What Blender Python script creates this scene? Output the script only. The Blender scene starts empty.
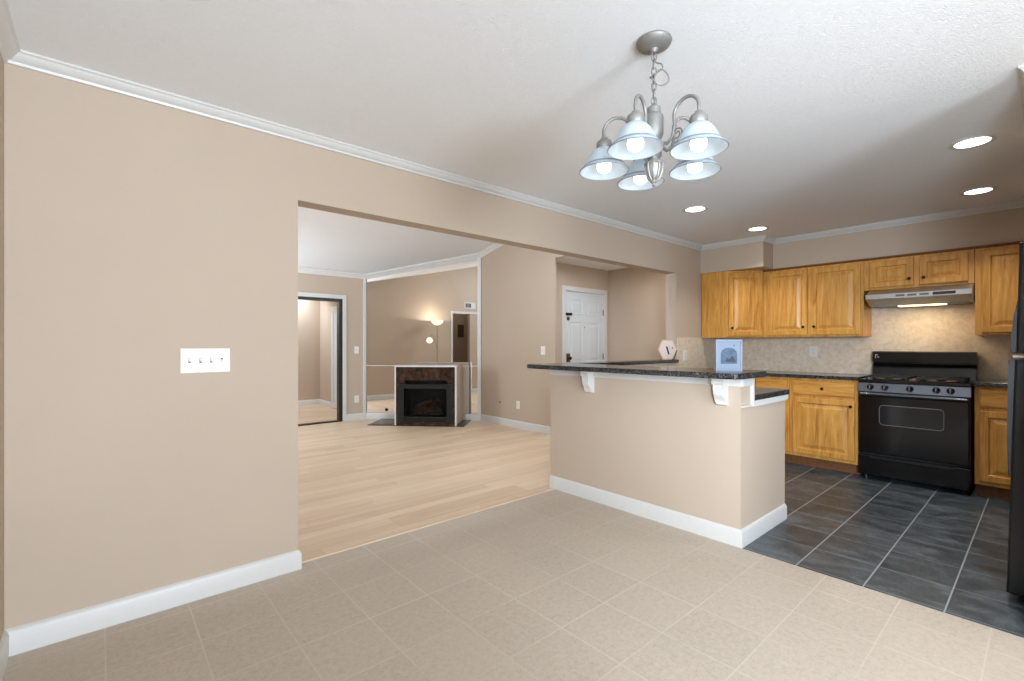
import bpy, bmesh, math, random
from mathutils import Vector, Matrix
random.seed(7)
SC = bpy.context.scene
COL = SC.collection
PI = math.pi

# ------------------------------------------------------------------ camera, world, light, exposure
YAW = math.radians(48.805)
cam_d = bpy.data.cameras.new('camera')
cam = bpy.data.objects.new('camera', cam_d); COL.objects.link(cam)
cam_d.sensor_fit = 'HORIZONTAL'; cam_d.sensor_width = 36.0
cam_d.lens = 469.3 / 1024 * 36.0
cam_d.shift_y = 4.37 / 1024
cam_d.clip_start = 0.02
cam.location = (0, 0, 1.26)
cam.rotation_euler = (PI / 2, 0, YAW - PI / 2)
SC.camera = cam

world = bpy.data.worlds.new('world'); SC.world = world
world.use_nodes = True
world.node_tree.nodes['Background'].inputs[0].default_value = (0.75, 0.86, 1.0, 1)
world.node_tree.nodes['Background'].inputs[1].default_value = 1.0

def area(name, loc, rot, sx, sy, watts, col=(1, 1, 1), spread=PI):
    d = bpy.data.lights.new(name, 'AREA'); d.shape = 'RECTANGLE'
    d.size = sx; d.size_y = sy; d.energy = watts; d.color = col; d.spread = spread
    o = bpy.data.objects.new(name, d); COL.objects.link(o)
    o.location = loc; o.rotation_euler = rot
    return o
# added area lamps that fill in for daylight (area lamp -Z turned into the room)
DAY = (0.83, 0.957, 1.11)
area('added_fill_rear', (0.48, -3.13, 1.10), (PI / 2 + .22, 0, 0.09), 1.4, 1.95, 150, DAY, math.radians(120))  # added soft fill behind the camera, at the added door opening
area('added_fill_dining', (-0.27, -0.68, 1.45), (PI / 2 - .14, 0, -PI / 2 + .42), 0.80, 1.1, 45, DAY, math.radians(80))  # added narrow fill aimed at the kitchen from an invented opening
area('added_fill_living', (0.87, 7.13, 1.40), (PI / 2, 0, -PI / 2), 0.74, 1.4, 32, DAY)  # added fill for the living room, at an assumed window out of sight
area('added_fill_living_high', (2.8, 2.96, 2.93), (PI / 2 - .5, 0, 0), 2.4, 0.6, 88, DAY)  # added fill above the header to brighten the living room, out of sight
area('daylight_sunroom', (2.3, 9.9, 2.30), (PI * 0.12, 0, 0), 1.8, 0.7, 38, DAY)
area('added_fill_hall', (.15, 3.7, 2.40), (0, 0, 0), .2, .2, 1.6, (1, .93, .84))  # added lamp that lifts the dark hall, without a fixture
area('added_fill_entry', (5.5, 3.55, 2.44), (0, 0, 0), .35, .35, 7, (1, .95, .88))  # added bare lamp that brightens the entry, hidden above the header

vs = SC.view_settings
vs.view_transform = 'Standard'; vs.look = 'None'; vs.gamma = 1.0; vs.use_curve_mapping = False
vs.exposure = 0.115
SC.cycles.max_bounces = 10
SC.cycles.diffuse_bounces = 6
SC.cycles.glossy_bounces = 5
SC.cycles.sample_clamp_indirect = 6.0
SC.cycles.caustics_reflective = False
SC.cycles.caustics_refractive = False

# ------------------------------------------------------------------ materials
class NT:
    """small node-tree writer"""
    def __init__(s, name):
        s.m = bpy.data.materials.new(name); s.m.use_nodes = True
        s.t = s.m.node_tree; s.n = s.t.nodes; s.b = s.n['Principled BSDF']
    def link(s, a, b): s.t.links.new(a, b)
    def set(s, sock, v):
        if isinstance(v, bpy.types.NodeSocket): s.link(v, sock)
        else: sock.default_value = v
    def math(s, op, a, b=0.0, c=0.0, clamp=False):
        n = s.n.new('ShaderNodeMath'); n.operation = op; n.use_clamp = clamp
        for i, v in enumerate((a, b, c)): s.set(n.inputs[i], v)
        return n.outputs[0]
    def coords(s, kind='Object'):
        n = s.n.new('ShaderNodeTexCoord'); return n.outputs[kind]
    def sep(s, v):
        n = s.n.new('ShaderNodeSeparateXYZ'); s.link(v, n.inputs[0]); return n.outputs
    def comb(s, x, y, z):
        n = s.n.new('ShaderNodeCombineXYZ')
        for i, v in enumerate((x, y, z)): s.set(n.inputs[i], v)
        return n.outputs[0]
    def scale(s, v, sc):
        n = s.n.new('ShaderNodeMapping'); s.link(v, n.inputs[0]); n.inputs['Scale'].default_value = sc
        return n.outputs[0]
    def noise(s, v, scale, detail=3.0, rough=0.55, dist=0.0):
        n = s.n.new('ShaderNodeTexNoise'); s.link(v, n.inputs['Vector'])
        n.inputs['Scale'].default_value = scale; n.inputs['Detail'].default_value = detail
        n.inputs['Roughness'].default_value = rough; n.inputs['Distortion'].default_value = dist
        return n.outputs[0]
    def voro(s, v, scale, out='Distance', feature='F1'):
        n = s.n.new('ShaderNodeTexVoronoi'); n.feature = feature; s.link(v, n.inputs['Vector'])
        n.inputs['Scale'].default_value = scale
        return n.outputs[out]
    def white(s, v):
        n = s.n.new('ShaderNodeTexWhiteNoise'); n.noise_dimensions = '3D'; s.link(v, n.inputs['Vector'])
        return n.outputs['Value']
    def ramp(s, f, stops):
        n = s.n.new('ShaderNodeValToRGB'); s.set(n.inputs[0], f)
        e = n.color_ramp.elements
        while len(e) < len(stops): e.new(0.5)
        for i, (p, c) in enumerate(stops):
            e[i].position = p; e[i].color = (*c, 1)
        return n.outputs[0]
    def mix(s, f, a, b):
        n = s.n.new('ShaderNodeMix'); n.data_type = 'RGBA'
        s.set(n.inputs[0], f)
        for i, v in ((6, a), (7, b)):
            s.set(n.inputs[i], (*v, 1) if isinstance(v, tuple) and len(v) == 3 else v)
        return n.outputs[2]
    def bump(s, h, strength, dist=0.01):
        n = s.n.new('ShaderNodeBump'); s.set(n.inputs['Height'], h)
        n.inputs['Strength'].default_value = strength; n.inputs['Distance'].default_value = dist
        s.link(n.outputs[0], s.b.inputs['Normal'])
    def out(s, col=None, rough=None, metal=None, spec=None, **kw):
        if col is not None: s.set(s.b.inputs['Base Color'], (*col, 1) if isinstance(col, tuple) else col)
        if rough is not None: s.set(s.b.inputs['Roughness'], rough)
        if metal is not None: s.set(s.b.inputs['Metallic'], metal)
        if spec is not None: s.set(s.b.inputs['Specular IOR Level'], spec)
        for k, v in kw.items(): s.set(s.b.inputs[k.replace('_', ' ')], v)
        return s.m

def lin(r, g, b):
    f = lambda c: (c / 255) / 12.92 if c <= 10 else ((c / 255 + 0.055) / 1.055) ** 2.4
    return (f(r), f(g), f(b))

def plain(name, rgb, rough=0.5, metal=0.0, spec=0.5, var=0.04, scale=30.0):
    t = NT(name); c = lin(*rgb)
    n = t.noise(t.coords(), scale, 2.0)
    a = tuple(max(0, v * (1 - var)) for v in c); b = tuple(min(1, v * (1 + var)) for v in c)
    return t.out(t.ramp(n, [(0.3, a), (0.7, b)]), rough, metal, spec)

def mat_wall():
    t = NT('beige_wall_paint'); v = t.coords()
    n = t.noise(v, 1.3, 2.0)
    t.bump(t.noise(v, 220.0, 2.0), 0.05, 0.002)
    return t.out(t.ramp(n, [(0.3, lin(187, 169, 150)), (0.7, lin(191, 173, 154))]), 0.75, spec=0.25)

def mat_ceiling():
    t = NT('stomped_texture_ceiling_paint'); v = t.coords()
    d = t.noise(v, 7.0, 2.0, 0.5, 0.0)
    w = t.noise(v, 34.0, 4.0, 0.6, 2.2)
    r = t.math('ABSOLUTE', t.math('SUBTRACT', w, 0.5))
    h = t.math('MULTIPLY', t.math('SUBTRACT', 0.16, r, clamp=True), t.math('ADD', 0.4, d))
    t.bump(h, 0.5, 0.012)
    return t.out(t.ramp(w, [(0.3, lin(236, 237, 237)), (0.7, lin(240, 241, 241))]), 0.85, spec=0.2)

def mat_tile():
    t = NT('beige_vinyl_tile'); v = t.coords(); x, y, z = t.sep(v)
    dx = t.math('PINGPONG', t.math('SUBTRACT', x, 0.013), 0.153)
    dy = t.math('PINGPONG', t.math('SUBTRACT', y, 1.744), 0.1578)
    d = t.math('MINIMUM', dx, dy)
    m = t.math('SUBTRACT', 1.0, t.math('DIVIDE', t.math('SUBTRACT', d, 0.0022), 0.0018), clamp=True)
    ix = t.math('FLOOR', t.math('DIVIDE', t.math('SUBTRACT', x, 0.013), 0.306))
    iy = t.math('FLOOR', t.math('DIVIDE', t.math('SUBTRACT', y, 1.744), 0.3156))
    per = t.white(t.comb(ix, iy, 3.0))
    n = t.noise(v, 42.0, 5.0, 0.65, 0.6)
    n2 = t.noise(v, 130.0, 3.0, 0.6)
    f = t.math('ADD', t.math('MULTIPLY', n, 0.6), t.math('MULTIPLY', n2, 0.4))
    f = t.math('ADD', f, t.math('MULTIPLY', t.math('SUBTRACT', per, 0.5), 0.05))
    base = t.ramp(f, [(0.34, lin(178, 165, 149)), (0.5, lin(193, 180, 163)), (0.66, lin(200, 187, 171))])
    worn = t.noise(v, 1.1, 2.0)
    m = t.math('MULTIPLY', m, t.math('MULTIPLY', t.math('MULTIPLY_ADD', worn, 3.0, -0.85, clamp=True), 0.8))
    col = t.mix(m, base, lin(212, 201, 186))
    t.bump(t.math('MULTIPLY_ADD', m, -0.4, t.math('MULTIPLY', n2, 0.3)), 0.10, 0.003)
    return t.out(col, t.math('MULTIPLY_ADD', n, 0.2, 0.42), spec=0.35)

def mat_slate():
    t = NT('dark_slate_tile'); v = t.coords(); x, y, z = t.sep(v)
    dx = t.math('PINGPONG', t.math('SUBTRACT', x, 3.325), 0.159)
    dy = t.math('PINGPONG', t.math('SUBTRACT', y, 0.323), 0.1568)
    mx = t.math('SUBTRACT', 1.0, t.math('DIVIDE', t.math('SUBTRACT', dx, 0.0013), 0.0015), clamp=True)
    my = t.math('SUBTRACT', 1.0, t.math('DIVIDE', t.math('SUBTRACT', dy, 0.0024), 0.0018), clamp=True)
    m = t.math('MAXIMUM', t.math('MULTIPLY', mx, 0.75), my)
    ix = t.math('FLOOR', t.math('DIVIDE', t.math('SUBTRACT', x, 3.325), 0.318))
    iy = t.math('FLOOR', t.math('DIVIDE', t.math('SUBTRACT', y, 0.323), 0.3136))
    per = t.white(t.comb(ix, iy, 7.0))
    sh = t.n.new('ShaderNodeVectorMath'); sh.operation = 'ADD'
    t.link(v, sh.inputs[0]); t.link(t.comb(t.math('MULTIPLY', per, 9.0), per, per), sh.inputs[1])
    n = t.noise(t.scale(sh.outputs[0], (4.5, 2.2, 1.0)), 1.5, 6.0, 0.6, 1.2)
    n2 = t.noise(sh.outputs[0], 60.0, 4.0, 0.6)
    f = t.math('ADD', t.math('MULTIPLY', n, 0.8), t.math('MULTIPLY', n2, 0.2))
    f = t.math('ADD', f, t.math('MULTIPLY', t.math('SUBTRACT', per, 0.5), 0.10))
    base = t.ramp(f, [(0.34, lin(42, 49, 54)), (0.5, lin(64, 73, 78)), (0.68, lin(98, 106, 110))])
    col = t.mix(m, base, lin(150, 156, 158))
    t.bump(t.math('MULTIPLY_ADD', m, -0.5, t.math('MULTIPLY', n, 0.5)), 0.14, 0.004)
    return t.out(col, t.math('MULTIPLY_ADD', n, 0.25, 0.25), spec=0.45)

def mat_wood_floor():
    t = NT('pale_oak_floor_planks'); v = t.coords(); x, y, z = t.sep(v)
    W, Lp = 0.102, 1.22
    row = t.math('FLOOR', t.math('DIVIDE', y, W))
    off = t.math('MULTIPLY', t.white(t.comb(row, 2.0, 5.0)), Lp)
    xx = t.math('ADD', x, off)
    colm = t.math('FLOOR', t.math('DIVIDE', xx, Lp))
    per = t.white(t.comb(row, colm, 1.0))
    dy = t.math('PINGPONG', y, W / 2); dx = t.math('PINGPONG', xx, Lp / 2)
    d = t.math('MINIMUM', dx, dy)
    m = t.math('SUBTRACT', 1.0, t.math('DIVIDE', d, 0.0022), clamp=True)
    gx = t.comb(t.math('ADD', t.math('MULTIPLY', x, 1.3), t.math('MULTIPLY', per, 40.0)), t.math('MULTIPLY', y, 22.0), per)
    g = t.noise(gx, 1.6, 5.0, 0.6, 0.5)
    f = t.math('ADD', t.math('MULTIPLY', g, 0.7), t.math('MULTIPLY', per, 0.3))
    base = t.ramp(f, [(0.25, lin(205, 176, 146)), (0.5, lin(219, 193, 163)), (0.75, lin(229, 207, 179))])
    col = t.mix(t.math('MULTIPLY', m, 0.45), base, lin(150, 112, 82))
    t.bump(t.math('MULTIPLY_ADD', m, -0.5, t.math('MULTIPLY', g, 0.2)), 0.12, 0.003)
    return t.out(col, t.math('MULTIPLY_ADD', g, 0.15, 0.30), spec=0.4)

def mat_oak(name, axis='z'):
    t = NT(name); v = t.coords()
    sc = (30.0, 30.0, 2.2) if axis == 'z' else (2.2, 30.0, 30.0)
    g = t.noise(t.scale(v, sc), 1.0, 5.0, 0.62, 1.6)
    sc2 = (9.0, 9.0, 0.8) if axis == 'z' else (0.8, 9.0, 9.0)
    g2 = t.noise(t.scale(v, sc2), 1.0, 3.0, 0.5, 2.5)
    f = t.math('ADD', t.math('MULTIPLY', g, 0.6), t.math('MULTIPLY', g2, 0.4))
    col = t.ramp(f, [(0.30, lin(160, 100, 36)), (0.46, lin(202, 143, 66)), (0.60, lin(218, 163, 84)), (0.75, lin(228, 178, 100))])
    t.bump(g, 0.08, 0.002)
    return t.out(col, 0.36, spec=0.45)

def mat_granite():
    t = NT('dark_speckled_granite'); v = t.coords()
    c = t.voro(v, 230.0, 'Color'); r = t.sep(c)[0]
    n = t.noise(v, 60.0, 4.0, 0.7)
    f = t.math('ADD', t.math('MULTIPLY', r, 0.6), t.math('MULTIPLY', n, 0.4))
    col = t.ramp(f, [(0.35, lin(20, 21, 23)), (0.58, lin(38, 39, 41)), (0.70, lin(70, 70, 70)), (0.84, lin(128, 127, 122))])
    return t.out(col, 0.16, spec=0.55)

def mat_backsplash():
    t = NT('tan_stone_backsplash_tile'); v = t.coords(); x, y, z = t.sep(v)
    h = t.math('ADD', x, y)
    dz = t.math('PINGPONG', t.math('SUBTRACT', z, 0.952), 0.1)
    rz = t.math('FLOOR', t.math('DIVIDE', t.math('SUBTRACT', z, 0.952), 0.2))
    hh = t.math('ADD', h, t.math('MULTIPLY', rz, 0.1))
    dh = t.math('PINGPONG', hh, 0.1)
    m = t.math('SUBTRACT', 1.0, t.math('DIVIDE', t.math('SUBTRACT', t.math('MINIMUM', dz, dh), 0.0012), 0.0012), clamp=True)
    n = t.noise(v, 22.0, 5.0, 0.65, 0.5)
    base = t.ramp(n, [(0.3, lin(203, 184, 160)), (0.5, lin(220, 203, 180)), (0.7, lin(231, 217, 196))])
    col = t.mix(t.math('MULTIPLY', m, 0.6), base, lin(222, 208, 184))
    t.bump(t.math('MULTIPLY_ADD', m, -0.5, t.math('MULTIPLY', n, 0.3)), 0.15, 0.003)
    return t.out(col, 0.42, spec=0.4)

def mat_marble_brown():
    t = NT('dark_brown_marble_tile'); v = t.coords(); x, y, z = t.sep(v)
    n = t.noise(v, 5.0, 6.0, 0.65, 2.2)
    dx = t.math('PINGPONG', x, 0.153); dz = t.math('PINGPONG', z, 0.153)
    m = t.math('SUBTRACT', 1.0, t.math('DIVIDE', t.math('MINIMUM', dx, dz), 0.0025), clamp=True)
    base = t.ramp(n, [(0.35, lin(22, 15, 11)), (0.5, lin(52, 35, 25)), (0.62, lin(72, 50, 36)), (0.74, lin(108, 80, 60))])
    return t.out(t.mix(m, base, lin(28, 20, 16)), 0.24, spec=0.5)

def mat_emit(name, rgb, strength, base=(235, 235, 235)):
    t = NT(name)
    n = t.noise(t.coords(), 8.0, 1.0)
    t.set(t.b.inputs['Emission Color'], (*lin(*rgb), 1))
    t.set(t.b.inputs['Emission Strength'], strength)
    return t.out(t.ramp(n, [(0.2, lin(*base)), (0.8, lin(*base))]), 0.4)

def mat_glass_clear(name):
    t = NT(name); n = t.noise(t.coords(), 6.0, 1.0)
    return t.out((0.95, 0.97, 0.97), t.math('MULTIPLY', n, 0.02), spec=0.5, Transmission_Weight=1.0, IOR=1.1)

def mat_frosted():
    t = NT('frosted_shade_glass'); v = t.coords()
    n = t.noise(v, 14.0, 3.0)
    col = t.ramp(n, [(0.3, lin(200, 210, 217)), (0.7, lin(214, 223, 228))])
    m = t.out(col, 0.35, spec=0.4)
    tr = t.n.new('ShaderNodeBsdfTranslucent'); t.link(col, tr.inputs[0])
    mx = t.n.new('ShaderNodeMixShader'); mx.inputs[0].default_value = 0.45
    t.link(t.b.outputs[0], mx.inputs[1]); t.link(tr.outputs[0], mx.inputs[2])
    t.link(mx.outputs[0], t.n['Material Output'].inputs[0])
    return m

M = {}
M['wall'] = mat_wall()
M['ceiling'] = mat_ceiling()
M['tile'] = mat_tile()
M['slate'] = mat_slate()
M['wood'] = mat_wood_floor()
M['oak'] = mat_oak('golden_oak_upright_grain', 'z')
M['oak_h'] = mat_oak('golden_oak_level_grain', 'x')
M['granite'] = mat_granite()
M['splash'] = mat_backsplash()
M['marble'] = mat_marble_brown()
M['white'] = plain('white_semi_gloss_paint', (209, 207, 202), 0.4, var=0.01)
M['white_door'] = plain('white_door_paint', (206, 211, 212), 0.45, var=0.01)
M['plastic'] = plain('white_switch_plastic', (230, 227, 218), 0.35, var=0.01)
M['grey'] = plain('grey_slot_plastic', (92, 90, 86), 0.5)
M['bronze'] = plain('dark_bronze_metal', (48, 38, 32), 0.38, 0.8)
M['brass'] = plain('worn_brass_metal', (120, 92, 66), 0.35, 0.8)
M['pewter'] = plain('brushed_pewter_metal', (140, 137, 132), 0.5, 0.45)
M['steel'] = plain('stainless_steel', (182, 184, 186), 0.33, 0.9)
M['steel_dark'] = plain('dark_filter_mesh_metal', (120, 122, 124), 0.45, 0.8)
M['black'] = plain('gloss_black_enamel', (15, 15, 16), 0.16, var=0.15)
M['black_rough'] = plain('satin_black_plastic', (15, 15, 16), 0.42, var=0.15)
M['black_pebble'] = NT('pebbled_black_fridge_skin')
def _pebble(t):
    v = t.coords(); n = t.noise(v, 160.0, 2.0)
    t.bump(n, 0.12, 0.002)
    return t.out(t.ramp(n, [(0.3, lin(9, 9, 10)), (0.7, lin(13, 13, 14))]), 0.28, spec=.35)
M['black_pebble'] = _pebble(M['black_pebble'])
M['panel_grey'] = plain('glossy_dark_control_panel', (118, 124, 134), 0.24, 0.85)
M['oven_glass'] = plain('smoked_oven_glass', (34, 35, 36), 0.08, var=0.02)
M['chrome'] = plain('bright_chrome', (200, 202, 204), 0.15, 1.0)
M['iron'] = plain('cast_iron_grate', (24, 23, 22), 0.55, 0.2)
M['foil'] = plain('burner_bowl_foil', (150, 122, 98), 0.4, 0.6)
M['dark_frame'] = plain('black_metal_door_frame', (28, 24, 22), 0.4)
M['firebox'] = plain('sooty_firebox_lining', (20, 17, 15), 0.8)
M['log'] = plain('ceramic_fire_log', (112, 82, 66), 0.85, var=0.3, scale=18)
M['log_red'] = plain('reddish_ember_brick', (110, 58, 48), 0.85, var=0.3, scale=18)
M['smoked'] = mat_glass_clear('firebox_door_glass')
M['glass'] = mat_glass_clear('window_pane_glass')
M['hall_panel'] = plain('brown_metal_panel', (84, 66, 48), 0.6)
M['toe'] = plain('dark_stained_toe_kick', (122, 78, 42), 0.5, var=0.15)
M['frost'] = mat_frosted()
M['band'] = plain('blue_grey_rim_band', (138, 148, 158), 0.4, 0.3)
M['bulb'] = mat_emit('glowing_bulb', (255, 252, 248), 1.8)
M['can'] = mat_emit('glowing_downlight_lens', (255, 252, 246), 6.0)
M['hood_lamp'] = mat_emit('glowing_hood_lens', (255, 214, 140), 5.0)
M['lamp_glow'] = mat_emit('glowing_lamp_glass', (255, 232, 196), 1.0)
M['paper'] = plain('pale_blue_grey_card', (122, 132, 148), 0.6, var=0.02)
M['frame_blue'] = plain('white_picture_frame', (128, 137, 152), 0.5, var=0.02)
M['ink'] = plain('slate_blue_print', (72, 86, 104), 0.6, var=0.25, scale=60)
M['ink_dark'] = plain('dark_ink_print', (44, 52, 64), 0.6)
M['pink'] = plain('pale_pink_plaque_face', (220, 204, 196), 0.6, var=0.02)
M['pink_rim'] = plain('light_wood_plaque_rim', (206, 174, 146), 0.6)
M['rose'] = plain('rose_paint_dot', (186, 120, 112), 0.6)
M['olive'] = plain('olive_wood_stick', (92, 76, 46), 0.6)
t_ = NT('silvered_mirror_glass'); _n = t_.noise(t_.coords(), 3.0, 1.0)
M['mirror'] = t_.out(t_.ramp(_n, [(0.2, (0.93, 0.93, 0.92)), (0.8, (0.94, 0.94, 0.93))]), 0.0, 1.0)

# ------------------------------------------------------------------ mesh writers
class B:
    def __init__(s): s.bm = bmesh.new()
    def box(s, a, b, bevel=0.0, seg=2):
        vs_ = [s.bm.verts.new((x, y, z)) for x in (a[0], b[0]) for y in (a[1], b[1]) for z in (a[2], b[2])]
        F = [(0, 1, 3, 2), (4, 6, 7, 5), (0, 4, 5, 1), (2, 3, 7, 6), (0, 2, 6, 4), (1, 5, 7, 3)]
        fs = [s.bm.faces.new([vs_[i] for i in f]) for f in F]
        if bevel > 0:
            es = list({e for f in fs for e in f.edges})
            bmesh.ops.bevel(s.bm, geom=es, offset=bevel, segments=seg, profile=0.5, affect='EDGES')
        return s
    def prism(s, pts, axis, a, b, bevel=0.0):
        """closed outline in the two other axes, run from a to b along axis"""
        def P(p, h):
            return {'x': (h, p[0], p[1]), 'y': (p[0], h, p[1]), 'z': (p[0], p[1], h)}[axis]
        lo = [s.bm.verts.new(P(p, a)) for p in pts]; hi = [s.bm.verts.new(P(p, b)) for p in pts]
        n = len(pts); fs = [s.bm.faces.new(lo), s.bm.faces.new(hi[::-1])]
        for i in range(n): fs.append(s.bm.faces.new((lo[i], hi[i], hi[(i + 1) % n], lo[(i + 1) % n])))
        if bevel > 0:
            es = list(fs[0].edges) + list(fs[1].edges)
            bmesh.ops.bevel(s.bm, geom=es, offset=bevel, segments=2, profile=0.5, affect='EDGES')
        return s
    def lathe(s, prof, c=(0, 0, 0), seg=32, mtx=None):
        rows = []
        for r, z in prof:
            row = []
            for k in range(seg if r > 1e-6 else 1):
                a = 2 * PI * k / seg
                p = Vector((r * math.cos(a), r * math.sin(a), z))
                if mtx is not None: p = mtx @ p
                row.append(s.bm.verts.new(p + Vector(c)))
            rows.append(row)
        for A, Bq in zip(rows, rows[1:]):
            for k in range(seg):
                k2 = (k + 1) % seg
                if len(A) == 1 and len(Bq) == 1: continue
                if len(A) == 1: s.bm.faces.new((A[0], Bq[k], Bq[k2]))
                elif len(Bq) == 1: s.bm.faces.new((A[k], A[k2], Bq[0]))
                else: s.bm.faces.new((A[k], A[k2], Bq[k2], Bq[k]))
        return s
    def tube(s, path, r, seg=10, closed=False):
        path = [Vector(p) for p in path]; n = len(path)
        rr = r if isinstance(r, (list, tuple)) else [r] * n
        rings = []; up = None
        for i, p in enumerate(path):
            a = path[(i - 1) % n] if (i > 0 or closed) else p
            b = path[(i + 1) % n] if (i < n - 1 or closed) else p
            tg = (b - a).normalized()
            if up is None:
                up = Vector((0, 0, 1)) if abs(tg.z) < 0.9 else Vector((1, 0, 0))
            u = up - tg * up.dot(tg)
            if u.length < 1e-5: u = tg.orthogonal()
            u.normalize(); up = u
            v = tg.cross(u)
            rings.append([s.bm.verts.new(p + (u * math.cos(2 * PI * k / seg) + v * math.sin(2 * PI * k / seg)) * rr[i]) for k in range(seg)])
        m = n if closed else n - 1
        for i in range(m):
            A, Bq = rings[i], rings[(i + 1) % n]
            for k in range(seg): s.bm.faces.new((A[k], A[(k + 1) % seg], Bq[(k + 1) % seg], Bq[k]))
        if not closed:
            s.bm.faces.new(rings[0][::-1]); s.bm.faces.new(rings[-1])
        return s
    def rings(s, x0, z0, x1, z1, lv, y=0.0):
        """stepped rectangular relief facing -y: lv = [(inset, height), ...] from the back edge to the middle"""
        prev = None
        for ins, h in lv:
            row = [s.bm.verts.new(p) for p in ((x0 + ins, y - h, z0 + ins), (x1 - ins, y - h, z0 + ins), (x1 - ins, y - h, z1 - ins), (x0 + ins, y - h, z1 - ins))]
            if prev: 
                for k in range(4): s.bm.faces.new((prev[k], prev[(k + 1) % 4], row[(k + 1) % 4], row[k]))
            else: s.bm.faces.new(row[::-1])
            prev = row
        s.bm.faces.new(prev)
        return s
    def sweep(s, path, prof, closed=False):
        """profile (offset to the right of the path, height) swept with mitred corners"""
        P = [Vector(p) for p in path]; n = len(P)
        def nrm(a, b):
            d = (b - a); d.z = 0; d.normalize(); return Vector((d.y, -d.x, 0))
        rows = []
        for i in range(n):
            n1 = nrm(P[i - 1], P[i]) if (i > 0 or closed) else None
            n2 = nrm(P[i], P[(i + 1) % n]) if (i < n - 1 or closed) else None
            if n1 is None: mv = n2
            elif n2 is None: mv = n1
            else:
                mv = (n1 + n2); mv = mv / max(0.2, (1 + n1.dot(n2)))
            rows.append([s.bm.verts.new(P[i] + mv * o + Vector((0, 0, z))) for o, z in prof])
        k = len(prof)
        for i in range(n if closed else n - 1):
            A, Bq = rows[i], rows[(i + 1) % n]
            for j in range(k): s.bm.faces.new((A[j], A[(j + 1) % k], Bq[(j + 1) % k], Bq[j]))
        if not closed:
            s.bm.faces.new(rows[0]); s.bm.faces.new(rows[-1][::-1])
        return s
    def build(s, name, mat, parent=None, smooth=False, loc=None):
        bmesh.ops.recalc_face_normals(s.bm, faces=s.bm.faces)
        me = bpy.data.meshes.new(name); s.bm.to_mesh(me); s.bm.free()
        me.materials.append(M[mat] if isinstance(mat, str) else mat)
        if smooth:
            me.polygons.foreach_set('use_smooth', [True] * len(me.polygons))
            try: me.set_sharp_from_angle(angle=math.radians(smooth if smooth is not True else 40))
            except Exception: pass
        o = bpy.data.objects.new(name, me); COL.objects.link(o)
        if parent is not None: o.parent = parent
        if loc is not None: o.location = loc
        return o

def struct(o): o['kind'] = 'structure'; return o
def thing(name, label, cat, loc=(0, 0, 0), rz=0.0, group=None):
    o = bpy.data.objects.new(name, None); COL.objects.link(o)
    o.location = loc; o.rotation_euler = (0, 0, rz); o.empty_display_size = 0.1
    return tag(o, label, cat, group)
def tag(o, label, cat, group=None):
    o['label'] = label; o['category'] = cat
    if group: o['group'] = group
    return o

FACE_W = -PI / 2      # front turned to -x (local x runs to -y)
FACE_E = PI / 2       # front turned to +x
# ------------------------------------------------------------------ measures of the place
XL = -0.295           # dining left wall
YA, YB = 2.78, 2.906  # dividing wall, two faces
OX0, OX1 = 0.833, 4.905   # its opening
HZ = 2.075            # underside of its header
CZ = 2.452            # flat ceiling
XK = 6.07             # kitchen back wall
YK = -0.65            # kitchen right wall
YR = -3.20            # wall behind the camera
PX = 2.998            # bar half wall, dining face
PXB = 3.165
PY = 1.262            # its end
XLL = 0.84            # living room left wall
YF = 7.66             # living room far wall
XR = 4.76             # living room right wall
YE = 4.53             # where it ends at the entry
BAR = 1.095           # bar top height
def vault(y): return 2.452 + 0.223 * (YF - y)

# ------------------------------------------------------------------ floors
struct(B().box((XL - .1, YR - .1, -.05), (2.985, 2.845, 0)).build('floor_dining', 'tile'))
struct(B().box((2.985, YK - .6, -.05), (XK + .1, 2.845, 0)).build('floor_kitchen', 'slate'))
struct(B().box((-1.3, 2.845, -.05), (6.4, 10.4, 0)).build('floor_living', 'wood'))
struct(B().prism([(2.835, 0), (2.84, .004), (2.875, .005), (2.88, 0)], 'x', OX0, 2.98).build('trim_wood_threshold', 'wood'))
# ------------------------------------------------------------------ ceilings
struct(B().box((XL - .1, YR - .1, CZ), (XK + .1, YA + .06, CZ + .08)).build('ceiling_kitchen_dining', 'ceiling'))
b = B()
b.prism([(YB - .06, vault(YB - .06)), (YF + .05, vault(YF + .05)), (YF + .05, vault(YF + .05) + .08), (YB - .06, vault(YB - .06) + .08)], 'x', XLL - .1, XR + .12)
struct(b.build('ceiling_living_vault', 'ceiling'))
struct(B().box((XR + .03, YB - .02, 2.475), (6.35, 4.85, 2.55)).build('ceiling_entry', 'ceiling'))
struct(B().box((-1.3, YB, 2.42), (XLL - .1, 4.7, 2.5)).build('ceiling_hall', 'ceiling'))
struct(B().box((1.2, YF + .1, 2.46), (3.7, 10.4, 2.54)).build('ceiling_sunroom', 'ceiling'))
# ------------------------------------------------------------------ walls
b = B()   # dining left wall with a small opening added behind the camera for a fill lamp
b.box((XL - .1, -.28, 0), (XL, YA, CZ)); b.box((XL - .1, YR, 0), (XL, -1.08, CZ))
b.box((XL - .1, -1.08, 0), (XL, -.28, .9)); b.box((XL - .1, -1.08, 2.0), (XL, -.28, CZ))
struct(b.build('wall_left', 'wall'))
b = B()   # dividing wall: left pier, header, right pier, half wall under the ledge
b.box((XL - .1, YA, 0), (OX0, YB, CZ))
b.box((OX0, YA, HZ), (OX1, YB, CZ))
b.box((OX1, YA, 0), (XK + .1, YB, CZ))
b.box((XL - .1, YA + .02, CZ), (XR + .1, YB, 3.75))
struct(b.build('wall_divider', 'wall'))
b = B()
b.prism([(PX, PY), (PXB, PY), (PXB, YA + .0), (OX1, YA), (OX1, YB), (PX, YB)], 'z', 0, BAR - .035)
struct(b.build('wall_bar_half_height', 'wall'))
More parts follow.
